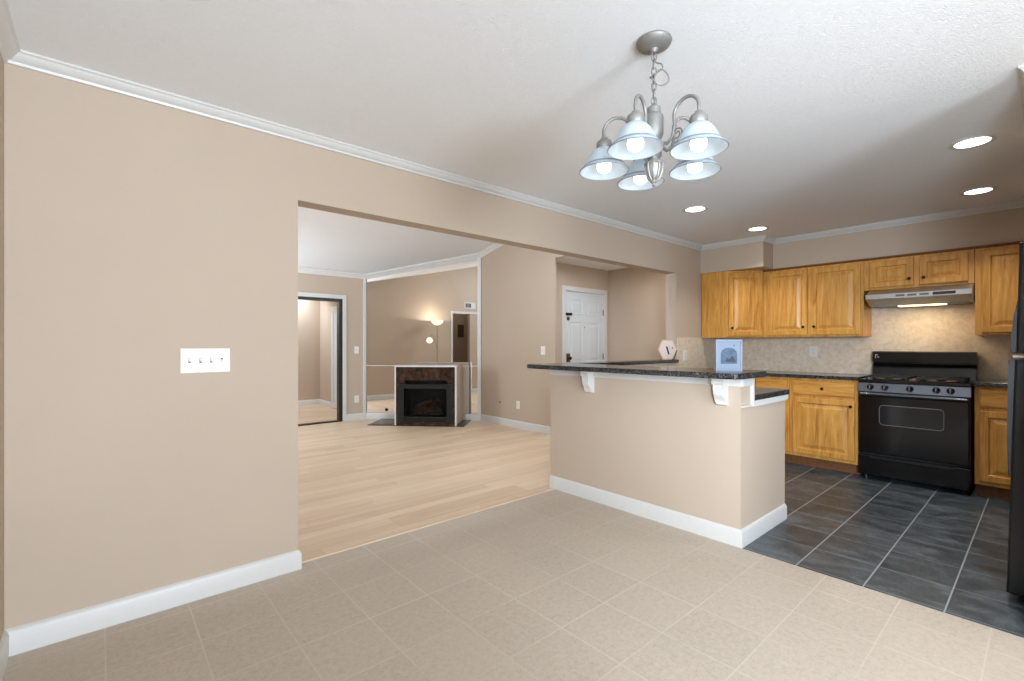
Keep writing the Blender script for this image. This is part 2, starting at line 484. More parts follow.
struct(B().box((PXB, PY, 0), (3.742, PY + .10, .868)).build('wall_bar_end', 'wall'))
struct(B().box((XK, YK - .1, 0), (XK + .1, YA, CZ)).build('wall_kitchen_back', 'wall'))
struct(B().box((3.0, YK - .1, 0), (XK + .1, YK, CZ)).build('wall_kitchen_right', 'wall'))
struct(B().box((3.0, YK, 0), (3.12, .035, CZ)).build('wall_fridge_stub', 'wall'))
b = B()   # wall behind the camera with a door opening added for the rear fill lamp
b.box((XL - .1, YR - .1, 0), (-.22, YR, CZ)); b.box((1.18, YR - .1, 0), (3.12, YR, CZ)); b.box((-.22, YR - .1, 2.1), (1.18, YR, CZ))
b.box((3.0, YR, 0), (3.12, YK - .1, CZ))
struct(b.build('wall_rear', 'wall'))
b = B()   # soffits over the cabinets
b.box((5.75, .035, 2.122), (XK, 2.06, CZ)); b.box((5.47, 2.06, 2.122), (XK, YA, CZ)); b.box((3.12, YK, 2.122), (XK, .035, CZ))
struct(b.build('wall_cabinet_soffit', 'wall'))
b = B()   # living room left wall: hall doorway, window opening added for a fill lamp
D0, D1 = 3.90, 4.43
b.box((XLL - .12, YB, 0), (XLL, D0, vault(YB))); b.box((XLL - .12, D0, 2.065), (XLL, D1, 3.7))
b.box((XLL - .12, D1, 0), (XLL, 6.76, 2.5)); b.box((XLL - .12, D1, 2.5), (XLL, 5.3, 3.5)); b.box((XLL - .12, 5.3, 2.5), (XLL, YF, 3.1))
b.box((XLL - .12, 7.50, 0), (XLL, YF, 2.5)); b.box((XLL - .12, 6.76, 0), (XLL, 7.50, .7)); b.box((XLL - .12, 6.76, 2.1), (XLL, 7.50, 2.5))
struct(b.build('wall_living_left', 'wall'))
b = B()   # living room far wall with the sunroom doorway
SX0, SX1, SZ = 1.45, 2.992, 2.005
b.box((XLL - .1, YF, 0), (SX0, YF + .12, 2.7)); b.box((SX0, YF, SZ), (SX1, YF + .12, 2.7)); b.box((SX1, YF, 0), (3.6, YF + .12, 2.7))
struct(b.build('wall_living_far', 'wall'))
b = B()   # living room right wall, and its upper part over the entry
b.prism([(YE, 0), (6.27, 0), (6.27, 3.0), (YB, 3.75), (YB, 2.475), (YE, 2.475)], 'x', XR, XR + .03)
struct(b.build('wall_living_right', 'wall'))
# angled corner wall that carries the mirror
P0 = Vector((3.40, 7.66, 0)); P1 = Vector((4.76, 6.223, 0)); MD = (P1 - P0); ML = MD.length; MD.normalize()
MN = Vector((MD.y, -MD.x, 0))                       # into the room
MANG = math.atan2(MD.y, MD.x)
def mw(s_, d_, z=0.0): return tuple(P0 + MD * s_ + MN * d_ + Vector((0, 0, z)))
b = B()
q = [mw(-.08, -.02)[:2], mw(ML + .08, -.02)[:2], mw(ML + .08, -.12)[:2], mw(-.08, -.12)[:2]]
b.prism(q, 'z', 0, 3.1)
struct(b.build('wall_living_corner', 'wall'))
b = B()
b.box((XR + .03, 4.75, 0), (5.17, 4.85, 2.5)); b.box((6.18, 4.75, 0), (6.35, 4.85, 2.5)); b.box((5.17, 4.75, 2.11), (6.18, 4.85, 2.5))
struct(b.build('wall_entry_front', 'wall'))
struct(B().box((6.25, YB, 0), (6.35, 4.85, 2.5)).build('wall_entry_right', 'wall'))
b = B()
b.box((-1.3, 4.6, 0), (XLL - .12, 4.7, 2.5)); b.box((-.5, YB, 0), (-.4, 4.6, 2.5)); b.box((-1.2, YB, 0), (XLL - .12, YB + .02, 2.5))
struct(b.build('wall_hall', 'wall'))
b = B()
b.box((1.2, 10.2, 0), (3.6, 10.3, 2.5)); b.box((3.5, YF + .12, 0), (3.6, 10.2, 2.5)); b.box((1.1, YF + .12, 0), (1.2, 10.3, 2.5))
struct(b.build('wall_sunroom', 'wall'))
# backsplash tile
b = B()
b.box((XK - .012, YK, .95), (XK, YA, 1.345)); b.box((XK - .012, .42, 1.345), (XK, 1.216, 1.81))
struct(b.build('wall_tile_back', 'splash'))
b = B()
b.box((4.92, YA - .012, .95), (XK - .012, YA, 1.345)); b.box((PXB, YA - .012, .95), (4.92, YA, BAR - .036))
struct(b.build('wall_tile_left', 'splash'))

# ------------------------------------------------------------------ trim
crown = [(0, 0), (.05, 0), (.05, -.008), (.041, -.013), (.036, -.022), (.022, -.036), (.013, -.040), (.010, -.050), (0, -.052)]
struct(B().sweep([(XL, YR, CZ), (XL, YA, CZ), (5.47, YA, CZ), (5.47, 2.06, CZ), (5.75, 2.06, CZ), (5.75, .035, CZ), (3.0, .035, CZ), (3.0, YR, CZ)], crown).build('trim_crown_dining_kitchen', 'white', smooth=30))
crl = [(0, .01), (.07, .01), (.07, -.012), (.05, -.03), (.02, -.06), (.012, -.075), (0, -.075)]
struct(B().sweep([(XLL, YF, vault(YF)), (P0.x, YF, vault(YF)), (P1.x, P1.y, vault(P1.y)), (XR, YB, vault(YB))], crl).build('trim_crown_living', 'white', smooth=30))
base = [(0, 0), (.015, 0), (.015, .085), (.011, .098), (.006, .104), (0, .108)]
def baseboard(name, path): return struct(B().sweep(path, base).build(name, 'white', smooth=30))
baseboard('baseboard_dining', [(XL, YR, 0), (XL, YA, 0), (OX0, YA, 0), (OX0, YB, 0)])
baseboard('baseboard_bar', [(PXB, YB, 0), (PX, YB, 0), (PX, PY, 0), (3.742, PY, 0)][1:])
baseboard('baseboard_living_right', [mw(1.72, 0, 0), (XR, 6.223, 0), (XR, YE, 0), (XR + .03, YE, 0)])
baseboard('baseboard_living_far', [(SX1 + .06, YF, 0), (P0.x, YF, 0), mw(.72, 0, 0)])
baseboard('baseboard_living_left', [(XLL, D1 + .06, 0), (XLL, YF, 0), (SX0 - .06, YF, 0)])
baseboard('baseboard_living_doorway', [(XLL, YB, 0), (XLL, D0, 0)])
baseboard('baseboard_entry', [(XR + .03, 4.75, 0), (5.14, 4.75, 0)])
baseboard('baseboard_entry_right', [(6.25, 4.74, 0), (6.25, YB, 0)])
baseboard('baseboard_hall', [(XLL - .12, YB + .02, 0), (-.4, YB + .02, 0), (-.4, 4.6, 0)])
baseboard('baseboard_sunroom', [(1.2, 10.2, 0), (3.5, 10.2, 0), (3.5, 9.52, 0)])
# white corner strips beside the mirror
struct(B().box((P0.x - .055, YF - .022, .1), (P0.x - .005, YF, vault(YF) - .06), .004).build('trim_mirror_left', 'white'))
b = B(); b.prism([mw(ML - .055, .002)[:2], mw(ML - .0, .002)[:2], mw(ML - .0, .022)[:2], mw(ML - .055, .022)[:2]], 'z', .1, vault(P1.y) - .07)
struct(b.build('trim_mirror_right', 'white'))
# hall doorway casing on the living room left wall
b = B(); b.box((XLL, D1, 0), (XLL + .016, D1 + .06, 2.125), .003); b.box((XLL, YB, 2.065), (XLL + .016, D1, 2.125), .003)
struct(b.build('trim_hall_casing', 'white'))
# sunroom doorway: white casing and black metal frame
b = B(); b.box((SX1, YF - .016, 0), (SX1 + .06, YF, SZ + .075), .003); b.box((SX0 - .06, YF - .016, 0), (SX0, YF, SZ + .075), .003)
b.box((SX0, YF - .016, SZ + .01), (SX1, YF, SZ + .075), .003)
struct(b.build('trim_sunroom_casing', 'white'))
o = struct(B().box((SX1 - .055, YF - .005, 0), (SX1, YF + .1, SZ + .012)).box((SX0, YF - .005, 0), (SX0 + .05, YF + .1, SZ + .012)).box((SX0 + .05, YF - .005, SZ - .035), (SX1 - .055, YF + .1, SZ + .012)).build('door_2', 'dark_frame'))
B().box((SX0 + .05, YF - .01, 0), (SX1 - .055, YF + .1, .018), .004).build('threshold', 'bronze', o)
# white inner door on the sunroom's right wall
o = B().rings(-.4, .01, .4, 2.02, [(0, 0), (0, .03), (.004, .034), (.1, .034), (.11, .024), (.13, .024), (.15, .032)]).build('door_3', 'white_door')
o.location = (3.498, 9.06, 0); o.rotation_euler = (0, 0, FACE_W); struct(o)
B().lathe([(0, -.02), (.012, -.02), (.012, .02), (.028, .03), (.03, .045), (.018, .058), (0, .06)], (.33, -.034, .98), 16, Matrix.Rotation(PI / 2, 3, 'X')).build('door_knob', 'bronze', o, True)
# unseen patio door and windows, added to go with the fill lamps
def glazed(name, x0, z0, x1, z1, loc, rz, mull):
    w = .05; b = B()
    b.box((x0, -.02, z0), (x1, .06, z0 + w)); b.box((x0, -.02, z1 - w), (x1, .06, z1)); b.box((x0, -.02, z0 + w), (x0 + w, .06, z1 - w)); b.box((x1 - w, -.02, z0 + w), (x1, .06, z1 - w))
    for k in range(1, mull):
        xm = x0 + (x1 - x0) * k / mull; b.box((xm - .025, -.01, z0 + w), (xm + .025, .05, z1 - w))
    o = b.build(name, 'white'); o.location = loc; o.rotation_euler = (0, 0, rz); struct(o)
    B().box((x0 + w, .02, z0 + w), (x1 - w, .026, z1 - w)).build('pane', 'glass', o)
    return o
glazed('added_window_3', -1.2, 2.63, 1.2, 3.23, (2.8, YB + .04, 0), PI, 2)  # invented high window around the living room fill lamp
glazed('added_patio_door', -.7, 0.02, .7, 2.1, (0.48, YR - .06, 0), PI, 2)
glazed('added_window_1', -.4, .9, .4, 2.0, (XL - .06, -.68, 0), FACE_E, 1)
glazed('added_window_2', -.37, .7, .37, 2.1, (XLL - .08, 7.13, 0), FACE_E, 2)

# front door with six panels
d = struct(B().box((-.465, -.0, .01), (.465, .04, 2.085), .003).build('door_1', 'white_door'))
d.location = (5.675, 4.765, 0)
for xx0, xx1 in ((-.36, -.05), (.05, .36)):
    for z0, z1 in ((1.72, 1.96), (.98, 1.62), (.20, .86)):
        B().rings(xx0, z0, xx1, z1, [(0, 0), (0, .006), (.012, .008), (.022, .002), (.045, .002), (.07, .008)], 0).build('door_panel', 'white_door', d)
hd = B().box((-.425, -.012, 1.0), (-.345, 0, 1.13), .006).build('lock_plate', 'brass', d)
B().lathe([(0, .055), (.02, .052), (.027, .04), (.02, .028), (.009, .02), (.009, 0)], (-.385, -.01, 1.06), 16, Matrix.Rotation(PI / 2, 3, 'X')).build('door_knob', 'bronze', hd, True)
B().lathe([(0, .02), (.024, .018), (.028, 0)], (-.385, 0, 1.655), 16, Matrix.Rotation(PI / 2, 3, 'X')).build('deadbolt', 'brass', d, True)
B().box((-.435, -.03, 1.705), (-.315, 0, 1.742), .005).build('security_latch', 'bronze', d)
B().lathe([(0, .006), (.008, .005), (.01, 0)], (0, 0, 1.53), 12, Matrix.Rotation(PI / 2, 3, 'X')).build('peephole', 'brass', d, True)
for z in (1.07, 1.78):
    B().box((.455, -.012, z - .05), (.475, .0, z + .05), .002).build('hinge', 'bronze', d)
b = B(); b.box((5.14, 4.733, 0), (5.205, 4.75, 2.145), .003); b.box((6.145, 4.733, 0), (6.21, 4.75, 2.145), .003); b.box((5.205, 4.733, 2.075), (6.145, 4.75, 2.145), .003)
b.box((5.195, 4.75, 0), (5.215, 4.80, 2.09)); b.box((6.135, 4.75, 0), (6.155, 4.80, 2.09)); b.box((5.215, 4.75, 2.07), (6.135, 4.80, 2.09))
struct(b.build('trim_front_door_casing', 'white'))

# ------------------------------------------------------------------ bar counter, corbels, ledge
t = thing('bar_counter', 'dark speckled granite bar top on white brackets along the beige half wall', 'counter', (0, 0, 0))
def rrect(x0, y0, x1, y1, rad, corners):
    pts = []
    for (cx, cy, a0, key) in ((x1, y1, 0, 'ne'), (x0, y1, 90, 'nw'), (x0, y0, 180, 'sw'), (x1, y0, 270, 'se')):
        r = rad if key in corners else 0
        if r == 0: pts.append((cx, cy)); continue
        ox = cx - r if cx == x1 else cx + r; oy = cy - r if cy == y1 else cy + r
        for k in range(7):
            a = math.radians(a0 + 15 * k); pts.append((ox + r * math.cos(a), oy + r * math.sin(a)))
    return pts
B().prism(rrect(2.73, 1.165, 3.18, 2.955, .045, ('sw', 'se', 'nw')), 'z', BAR - .035, BAR, .006).build('countertop', 'granite', t)
B().prism([(3.18, 2.744), (OX1 - .002, 2.744), (OX1 - .002, 2.955), (3.18, 2.955)], 'z', BAR - .035, BAR, .006).build('ledge', 'granite', t)
b = B(); b.box((PX - .018, PY - .018, 1.0), (PX, YB, BAR - .036), .003); b.box((PX, PY - .018, .868), (PXB - .03, PY, .868 + .01), .001)
b.box((PX, PY - .018, 1.0), (PXB - .025, PY, BAR - .036), .003); b.box((PXB - .025, PY - .018, .862), (PXB + .0, PY, BAR - .036), .003)
b.build('apron_trim', 'white', t)
for yc in (2.445, 1.368):
    pr = [(PX, BAR - .036), (PX - .105, BAR - .036), (PX - .105, BAR - .055)]
    for k in range(9):
        a = k / 8; pr.append((PX - .10 + .04 * a + .012 * math.sin(a * 2 * PI), BAR - .06 - .115 * a))
    pr += [(PX - .05, BAR - .19), (PX - .045, BAR - .212), (PX - .015, BAR - .222), (PX, BAR - .222)]
    c_ = B()
    c_.prism(pr, 'y', yc - .032, yc + .032, .004)
    cb = c_.build('corbel', 'white', t)
    B().tube([(PX - .085, yc - .037, BAR - .072), (PX - .085, yc + .037, BAR - .072)], .013, 14).build('scroll', 'white', cb, True)

t = thing('worktop', 'short dark granite worktop end behind the raised bar', 'worktop', (0, 0, 0))
B().box((PXB + .001, PY - .02, .9), (3.775, YA - .013, .938), .004).build('slab', 'granite', t)
B().prism([(PXB, .868), (PXB, .9), (3.76, .9), (3.76, .872), (3.742, .862), (PXB, .862)], 'y', PY - .016, PY).build('edge_trim', 'white', t)
B().box((PXB + .002, PY + .105, .09), (3.735, YA - .62, .899)).build('cabinet_body', 'oak', t)
# ------------------------------------------------------------------ oak cabinets
RP = [(0, 0), (0, .015), (.003, .0195), (.050, .0195), (.055, .011), (.060, .006), (.069, .006), (.10, .018)]
DR = [(0, 0), (0, .012), (.006, .018), (.016, .019)]
def knob(parent, x, z, y=-.019):
    B().lathe([(0, .026), (.010, .025), (.0145, .019), (.013, .013), (.006, .009), (.006, 0)], (x, y, z), 16, Matrix.Rotation(PI / 2, 3, 'X')).build('knob', 'bronze', parent, True)
def door(t, x0, z0, x1, z1, kx=None, kz=None, mat='oak', y=0.0):
    o = B().rings(x0, z0, x1, z1, RP, y).build('door', mat, t)
    if kx is not None: knob(o, kx, kz, y - .019)
    return o
def drawer(t, x0, z0, x1, z1, kn=True):
    o = B().rings(x0, z0, x1, z1, DR).build('drawer', 'oak_h', t)
    if kn: knob(o, (x0 + x1) / 2, (z0 + z1) / 2)
    return o
UZ0, UZ1 = 1.345, 2.121
def body_box(t, w, d_, z0, z1, x0=0.0):
    return B().box((x0, 0, z0), (x0 + w, d_, z1), .002).build('body', 'oak', t)
def cornice(t, x0, x1, z, y=0.0):
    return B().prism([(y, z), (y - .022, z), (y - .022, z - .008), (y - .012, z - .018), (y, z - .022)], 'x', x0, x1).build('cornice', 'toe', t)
# corner unit with its front across the corner
t = thing('wall_cabinet', 'oak corner wall cabinet with one angled door under the deep soffit', 'cabinet', (0, 0, UZ0))
CX0, CY0 = 5.477, 2.17
pts = [(CX0, YA - .001), (CX0, 2.46), (5.75, CY0), (XK - .013, CY0), (XK - .013, YA - .013), (CX0, YA - .013)]
B().prism([(CX0, YA - .013), (CX0, 2.46), (5.75, CY0 + .0), (XK - .013, CY0), (XK - .013, YA - .013)], 'z', 0, UZ1 - UZ0, .002).build('body', 'oak', t)
fx = Vector((5.75 - CX0, CY0 - 2.46, 0)); L_ = fx.length; ang = math.atan2(fx.y, fx.x)
o = B().rings(.012, .02, L_ - .012, .745, RP, 0).build('door', 'oak', t)
o.location = (CX0, 2.46, 0); o.rotation_euler = (0, 0, ang)
knob(o, .045, .11)
# two-door unit, short unit over the hood, right unit
def upper(label, y0, y1, z0, doors):
    t = thing('wall_cabinet', label, 'cabinet', (5.75, y0, 0), FACE_W)
    w = y0 - y1
    body_box(t, w, XK - 5.75 - .013, z0, UZ1)
    for (a, c, kx) in doors:
        door(t, a, z0 + .022, c, UZ1 - .045, kx, z0 + (.11 if z0 < 1.5 else .085))
    cornice(t, 0, w, UZ1)
    return t
upper('oak wall cabinet with two tall doors between the angled corner cabinet and the range hood', 2.166, 1.217, UZ0, ((.055, .452, .418), (.485, .925, .519)))
upper('short oak wall cabinet with two small doors right above the range hood', 1.214, .425, 1.80, ((.045, .382, .352), (.425, .752, .455)))
upper('oak wall cabinet with one tall door between the range hood and the refrigerator', .422, -.04, UZ0, ((.045, .43, .395),))
# base units
CT = .952
def basecab(label, y0, y1, x=5.49):
    t = thing('base_cabinet', label, 'cabinet', (x, y0, 0), FACE_W)
    w = y0 - y1
    B().box((0, 0, .10), (w, XK - x - .013, CT - .036), .002).build('body', 'oak', t)
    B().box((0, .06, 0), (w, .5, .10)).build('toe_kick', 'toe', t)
    return t
t = basecab('oak base cabinet with one drawer over one door beside the left of the black stove', 1.805, 1.205)
drawer(t, .035, .745, .575, .89); door(t, .035, .135, .575, .715, .545, .66)
t = basecab('oak corner base cabinet seen behind the bar end, with one drawer showing', 2.165, 1.808)
drawer(t, .02, .745, .34, .89, False); door(t, .02, .135, .34, .715)
B().box((-.60, -1.68, .10), (-.001, .567, CT - .036), .002).build('side_run', 'oak', t)
t = basecab('oak base cabinet squeezed between the black stove and the refrigerator', .405, -.04)
drawer(t, .03, .745, .415, .89, False); door(t, .03, .135, .415, .715)
o = tag(B().prism([(5.455, 1.198), (XK - .013, 1.198), (XK - .013, YA - .013), (3.805, YA - .013), (3.805, 2.14), (5.455, 2.14)], 'z', CT - .035, CT, .004).build('worktop', 'granite'), 'dark granite corner worktop running up to the left of the black stove', 'worktop')
o = tag(B().box((5.455, -.06, CT - .035), (XK - .013, .408, CT), .004).build('worktop', 'granite'), 'small dark granite worktop between the stove and the refrigerator', 'worktop')

# ------------------------------------------------------------------ stove
SW = .772
t = thing('stove', 'black freestanding gas stove with oven window set between the oak cabinets', 'stove', (5.43, 1.190, 0), FACE_W)
B().box((.004, .02, .05), (SW - .004, XK - 5.43 - .03, .90), .004).build('body', 'black_rough', t)
B().box((0, -.02, .905), (SW, XK - 5.43 - .02, .938), .008).build('cooktop', 'black', t)
cp = B().prism([(.02, .82), (-.022, .826), (-.006, .915), (.02, .915)], 'x', .0, SW, .004).build('control_panel', 'panel_grey', t)
for kx, main in ((.094, 0), (.202, 0), (.379, 1), (.555, 0), (.646, 0)):
    k = B().lathe([(0, .032), (.017, .03), (.019, .012), (.026, .006), (.027, 0)], (kx, -.016, .868), 20, Matrix.Rotation(PI / 2 + .17, 3, 'X'))
    k = k.build('knob', 'black', cp, True)
    B().box((kx - .004, -.052, .852), (kx + .004, -.044, .886), .002).build('knob_grip', 'steel_dark', cp)
dr = B().box((.006, -.03, .250), (SW - .006, .02, .790), .012).build('oven_door', 'black', t)
wf = []
for cx_, cz_, a0 in ((.575, .555, -90), (.575, .675, 0), (.195, .675, 90), (.195, .555, 180)):
    wf += [(cx_ + .03 * math.cos(math.radians(a0 + 15 * k)), cz_ + .03 * math.sin(math.radians(a0 + 15 * k))) for k in range(7)]
B().prism(wf, 'y', -.032, -.029).build('window', 'oven_glass', dr)
B().tube([(x, -.033, z) for x, z in wf], .0035, 6, True).build('window_rim', 'steel_dark', dr, True)
B().tube([(.03, -.028, .80), (.03, -.062, .805), (.1, -.066, .806), (SW - .1, -.066, .806), (SW - .03, -.062, .805), (SW - .03, -.028, .80)], .013, 10).build('handle', 'panel_grey', dr, True)
sd = B().box((.006, -.028, .045), (SW - .006, .02, .232), .010).build('storage_drawer', 'black', t)
B().prism([(-.028, .205), (-.05, .212), (-.05, .222), (-.028, .228)], 'x', .09, SW - .09, .003).build('pull_lip', 'black_rough', sd)
for fx_ in (.05, SW - .05):
    for fy in (.05, .5): B().lathe([(0, 0), (.018, 0), (.018, .05), (0, .05)], (fx_, fy, 0), 12).build('foot', 'black_rough', t)
bg = B().prism([(.50, .938), (.515, 1.03), (.545, 1.075), (.545, 1.085), (.50, 1.09), (.502, 1.185), (.52, 1.195), (.61, 1.195), (.61, .938)], 'x', .006, SW - .006, .003).build('backguard', 'black', t)
B().box((.03, .497, 1.125), (.036, .502, 1.165), .001).box((.036, .497, 1.155), (.052, .502, 1.165), .001).box((.046, .497, 1.132), (.062, .502, 1.142), .001).build('badge', 'steel', bg)
for bx in (.2, SW - .2):
    for by in (.14, .38):
        B().lathe([(.095, .939), (.10, .944), (.085, .944), (.05, .941), (0, .941)], (bx, by, 0), 24).build('burner_bowl', 'foil', t, True)
        B().lathe([(0, .966), (.032, .965), (.036, .955), (.03, .942)], (bx, by, 0), 20).build('burner', 'iron', t, True)
for gx0, gx1 in ((.06, .35), (SW - .35, SW - .06)):
    g = B()
    for xx in (gx0, gx1): g.box((xx - .006, .02, .955), (xx + .006, .48, .968))
    for yy in (.02, .26, .48): g.box((gx0, yy - .006, .955), (gx1, yy + .006, .968))
    xm = (gx0 + gx1) / 2
    for yy in (.14, .38):
        g.box((gx0, yy - .005, .962), (xm - .03, yy + .005, .974)); g.box((xm + .03, yy - .005, .962), (gx1, yy + .005, .974))
    for xx in (gx0, gx1):
        for yy in (.02, .48): g.box((xx - .006, yy - .006, .938), (xx + .006, yy + .006, .956))
    g.build('grate', 'iron', t)
B().box((SW / 2 - .03, .1, .938), (SW / 2 + .03, .45, .944), .002).build('center_plate', 'foil', t)

# ------------------------------------------------------------------ range hood
t = thing('range_hood', 'stainless under-cabinet range hood with lit lamp above the stove', 'range hood', (5.59, 1.170, 0), FACE_W)
HW = .742
B().prism([(0, 1.742), (0, 1.70), (.012, 1.697), (.14, 1.645), (.46, 1.645), (.46, 1.798), (.16, 1.798)], 'x', .0, HW, .002).build('canopy', 'steel', t)
B().box((.03, .15, 1.636), (HW - .03, .45, 1.648)).build('filter', 'steel_dark', t)
B().box((.22, .16, 1.628), (.56, .24, 1.640), .003).build('lamp_lens', 'hood_lamp', t)
for k, x0 in enumerate((.23, .315, .40)):
    B().box((x0, -.003, 1.712), (x0 + .065, .003, 1.73), .001).build('vent_slot', 'grey', t)
B().box((.49, -.004, 1.708), (.64, .003, 1.734), .002).build('switch_plate', 'black_rough', t)
pl = bpy.data.lights.new('hood_lamp_light', 'AREA'); pl.shape = 'RECTANGLE'; pl.size = .34; pl.size_y = .1; pl.energy = 1.9; pl.color = (1, .80, .52)
o = bpy.data.objects.new('hood_lamp_light', pl); COL.objects.link(o); o.location = (5.80, .79, 1.622); o.rotation_euler = (0, 0, PI / 2)

# ------------------------------------------------------------------ refrigerator
t = thing('refrigerator', 'tall black refrigerator with contoured doors at the right edge of the kitchen', 'refrigerator', (3.345, .03, 0), 0)
# front turned to +y : built directly
RW = .75
B().box((0, -.62, .03), (RW, .0, 1.76), .01).build('body', 'black_pebble', t)
def fdoor(name, z0, z1, y0, y1):
    return B().prism([(.004, z0), (y0, z0 + .008), (y1, z1 - .008), (.004, z1)], 'x', .0, RW, .010).build(name, 'black_pebble', t)
lo = fdoor('door', .035, 1.195, .106, .076)
hi = fdoor('freezer_door', 1.212, 1.765, .072, .062)
B().prism([(.07, 1.188), (.098, 1.188), (.1, 1.15), (.104, .80), (.10, .62), (.085, .60)], 'x', .015, .05, .004).build('handle', 'black_rough', lo)
B().prism([(.062, 1.22), (.092, 1.22), (.092, 1.26), (.082, 1.40), (.066, 1.49), (.058, 1.49)], 'x', .015, .05, .004).build('handle', 'black_rough', hi)
B().box((.02, .02, 1.196), (.11, .085, 1.210), .002).build('hinge', 'chrome', t)
B().box((.02, -.05, 0), (RW - .02, .02, .035)).build('toe_grille', 'black_rough', t)
B().box((.02, -.6, 0), (RW - .02, -.5, .035)).build('base_rail', 'black_rough', t)

# ------------------------------------------------------------------ chandelier
CHX, CHY = 1.632, 1.019
t = thing('chandelier', 'pewter chandelier with five frosted bell shades hanging from the ceiling on a chain', 'chandelier', (CHX, CHY, 0), math.radians(-41.2))
B().lathe([(.066, CZ), (.068, CZ - .006), (.062, CZ - .018), (.04, CZ - .028), (.018, CZ - .034), (.01, CZ - .046), (0, CZ - .048)], seg=32).build('canopy', 'pewter', t, True)
b = B(); z = CZ - .046; k = 0
while z > 2.205:
    pts = []
    for j in range(14):
        a = 2 * PI * j / 14; u, w = .0095 * math.cos(a), .019 * math.sin(a)
        pts.append((u, 0, z - .016 + w) if k % 2 == 0 else (0, u, z - .016 + w))
    b.tube(pts, .0026, 6, True); z -= .029; k += 1
b.build('chain', 'pewter', t, True)
cp_ = [(318, 150), (326, 178), (341, 188), (345, 203), (330, 212), (316, 222), (304, 230), (312, 241), (332, 257), (358, 250), (372, 233), (360, 214), (338, 206), (322, 222), (314, 262), (321, 290), (318, 325)]
cp_ = [Vector(((a - 318) / 868, .009 * math.cos(k * 1.3), CZ - .048 - (c_ - 148) / 868)) for k, (a, c_) in enumerate(cp_)]
cord = []
for k in range(len(cp_) - 1):
    p0, p1, p2, p3 = cp_[max(k - 1, 0)], cp_[k], cp_[k + 1], cp_[min(k + 2, len(cp_) - 1)]
    for q_ in range(6):
        u = q_ / 6
        cord.append(.5 * ((2 * p1) + (p2 - p0) * u + (2 * p0 - 5 * p1 + 4 * p2 - p3) * u * u + (3 * p1 - p0 - 3 * p2 + p3) * u ** 3))
B().tube(cord, .0028, 6).build('cord', 'pewter', t, True)
B().lathe([(0, 2.205), (.008, 2.205), (.010, 2.2), (.022, 2.192), (.026, 2.188), (.026, 2.165), (.034, 2.158), (.036, 2.15), (.036, 2.085), (.030, 2.07), (.022, 2.055), (.020, 2.035), (.03, 2.02), (.03, 2.0), (.018, 1.985), (.014, 1.97), (0, 1.968)], seg=28).build('column', 'pewter', t, True)
cg = B()
cg.lathe([(.012, 1.98), (.036, 1.976), (.038, 1.968), (.034, 1.964)], seg=24)
cg.lathe([(.034, 1.972), (.032, 1.945), (.024, 1.918), (.012, 1.906), (0, 1.904)], seg=10)
for k in range(10):
    a = 2 * PI * k / 10
    cg.tube([(r * math.cos(a), r * math.sin(a), zz) for r, zz in ((.036, 1.97), (.034, 1.945), (.026, 1.917), (.013, 1.904))], .003, 6)
cg.lathe([(.012, 1.906), (.013, 1.898), (.006, 1.892), (.008, 1.884), (0, 1.878)], seg=12)
cg.build('finial', 'pewter', t, True)
AR = .193; ZR = 1.962; KS = .92
for k in range(5):
    a = math.radians(18 + 72 * k); ca, sa = math.cos(a), math.sin(a)
    R_ = lambda r, zz: (r * ca, r * sa, zz)
    path = [R_(.026, 2.045), R_(.06, 2.03), R_(.082, 2.045), R_(.094, 2.085)]
    for j in range(13):
        th_ = PI - PI * j / 12
        path.append(R_(AR - .05 + .052 * math.cos(th_) , 2.12 + .052 * math.sin(th_)))
    path.append(R_(AR, 2.09))
    arm = B().tube(path, .0065, 10).build('arm', 'pewter', t, True)
    sp = []
    for j in range(30):
        q_ = j / 29; rad = .026 * (1 - .75 * q_); an = -PI / 2 + q_ * 3.4 * PI
        sp.append(R_(.075 + .03 + rad * math.cos(an) * .9 - .0, 2.05 + rad * math.sin(an)))
    B().tube(sp, .0035, 6).build('scroll', 'pewter', arm, True)
    c_ = (AR * ca, AR * sa, ZR * (1 - KS))
    SCL = Matrix.Scale(KS, 3)
    B().lathe([(0, 2.112), (.014, 2.11), (.018, 2.102), (.03, 2.094), (.034, 2.086), (.034, 2.066), (.03, 2.058), (0, 2.056)], c_, 20, SCL).build('socket', 'pewter', t, True)
    prof = [(.032, 2.062), (.046, 2.052), (.060, 2.036), (.070, 2.017), (.077, 2.0), (.083, 1.988), (.093, 1.977), (.105, 1.966), (.107, 1.963), (.104, 1.962), (.091, 1.974), (.080, 1.986), (.073, 2.0), (.066, 2.017), (.057, 2.033), (.044, 2.048), (.030, 2.057)]
    sh = B().lathe(prof, c_, 36, SCL).build('lamp_shade', 'frost', t, True)
    B().lathe([(.0845, 1.989), (.0878, 1.986), (.0915, 1.9815), (.090, 1.980), (.086, 1.9845), (.0845, 1.989)], c_, 36, SCL).build('rim_band', 'band', sh, True)
    B().lathe([(.1055, 1.967), (.108, 1.9655), (.1083, 1.962), (.105, 1.9612), (.1055, 1.967)], c_, 36, SCL).build('rim_edge', 'band', sh, True)
    d = bpy.data.lights.new('chandelier_bulb_light', 'POINT'); d.energy = .25; d.color = (1, .97, .93); d.shadow_soft_size = .03
    o = bpy.data.objects.new('chandelier_bulb_light', d); COL.objects.link(o); o.parent = t; o.location = (AR * ca, AR * sa, ZR - .012)
    B().lathe([(0, 1.955), (.016, 1.958), (.029, 1.969), (.033, 1.985), (.029, 2.005), (.018, 2.028), (.014, 2.056)], c_, 20, SCL).build('bulb', 'bulb', t, True)

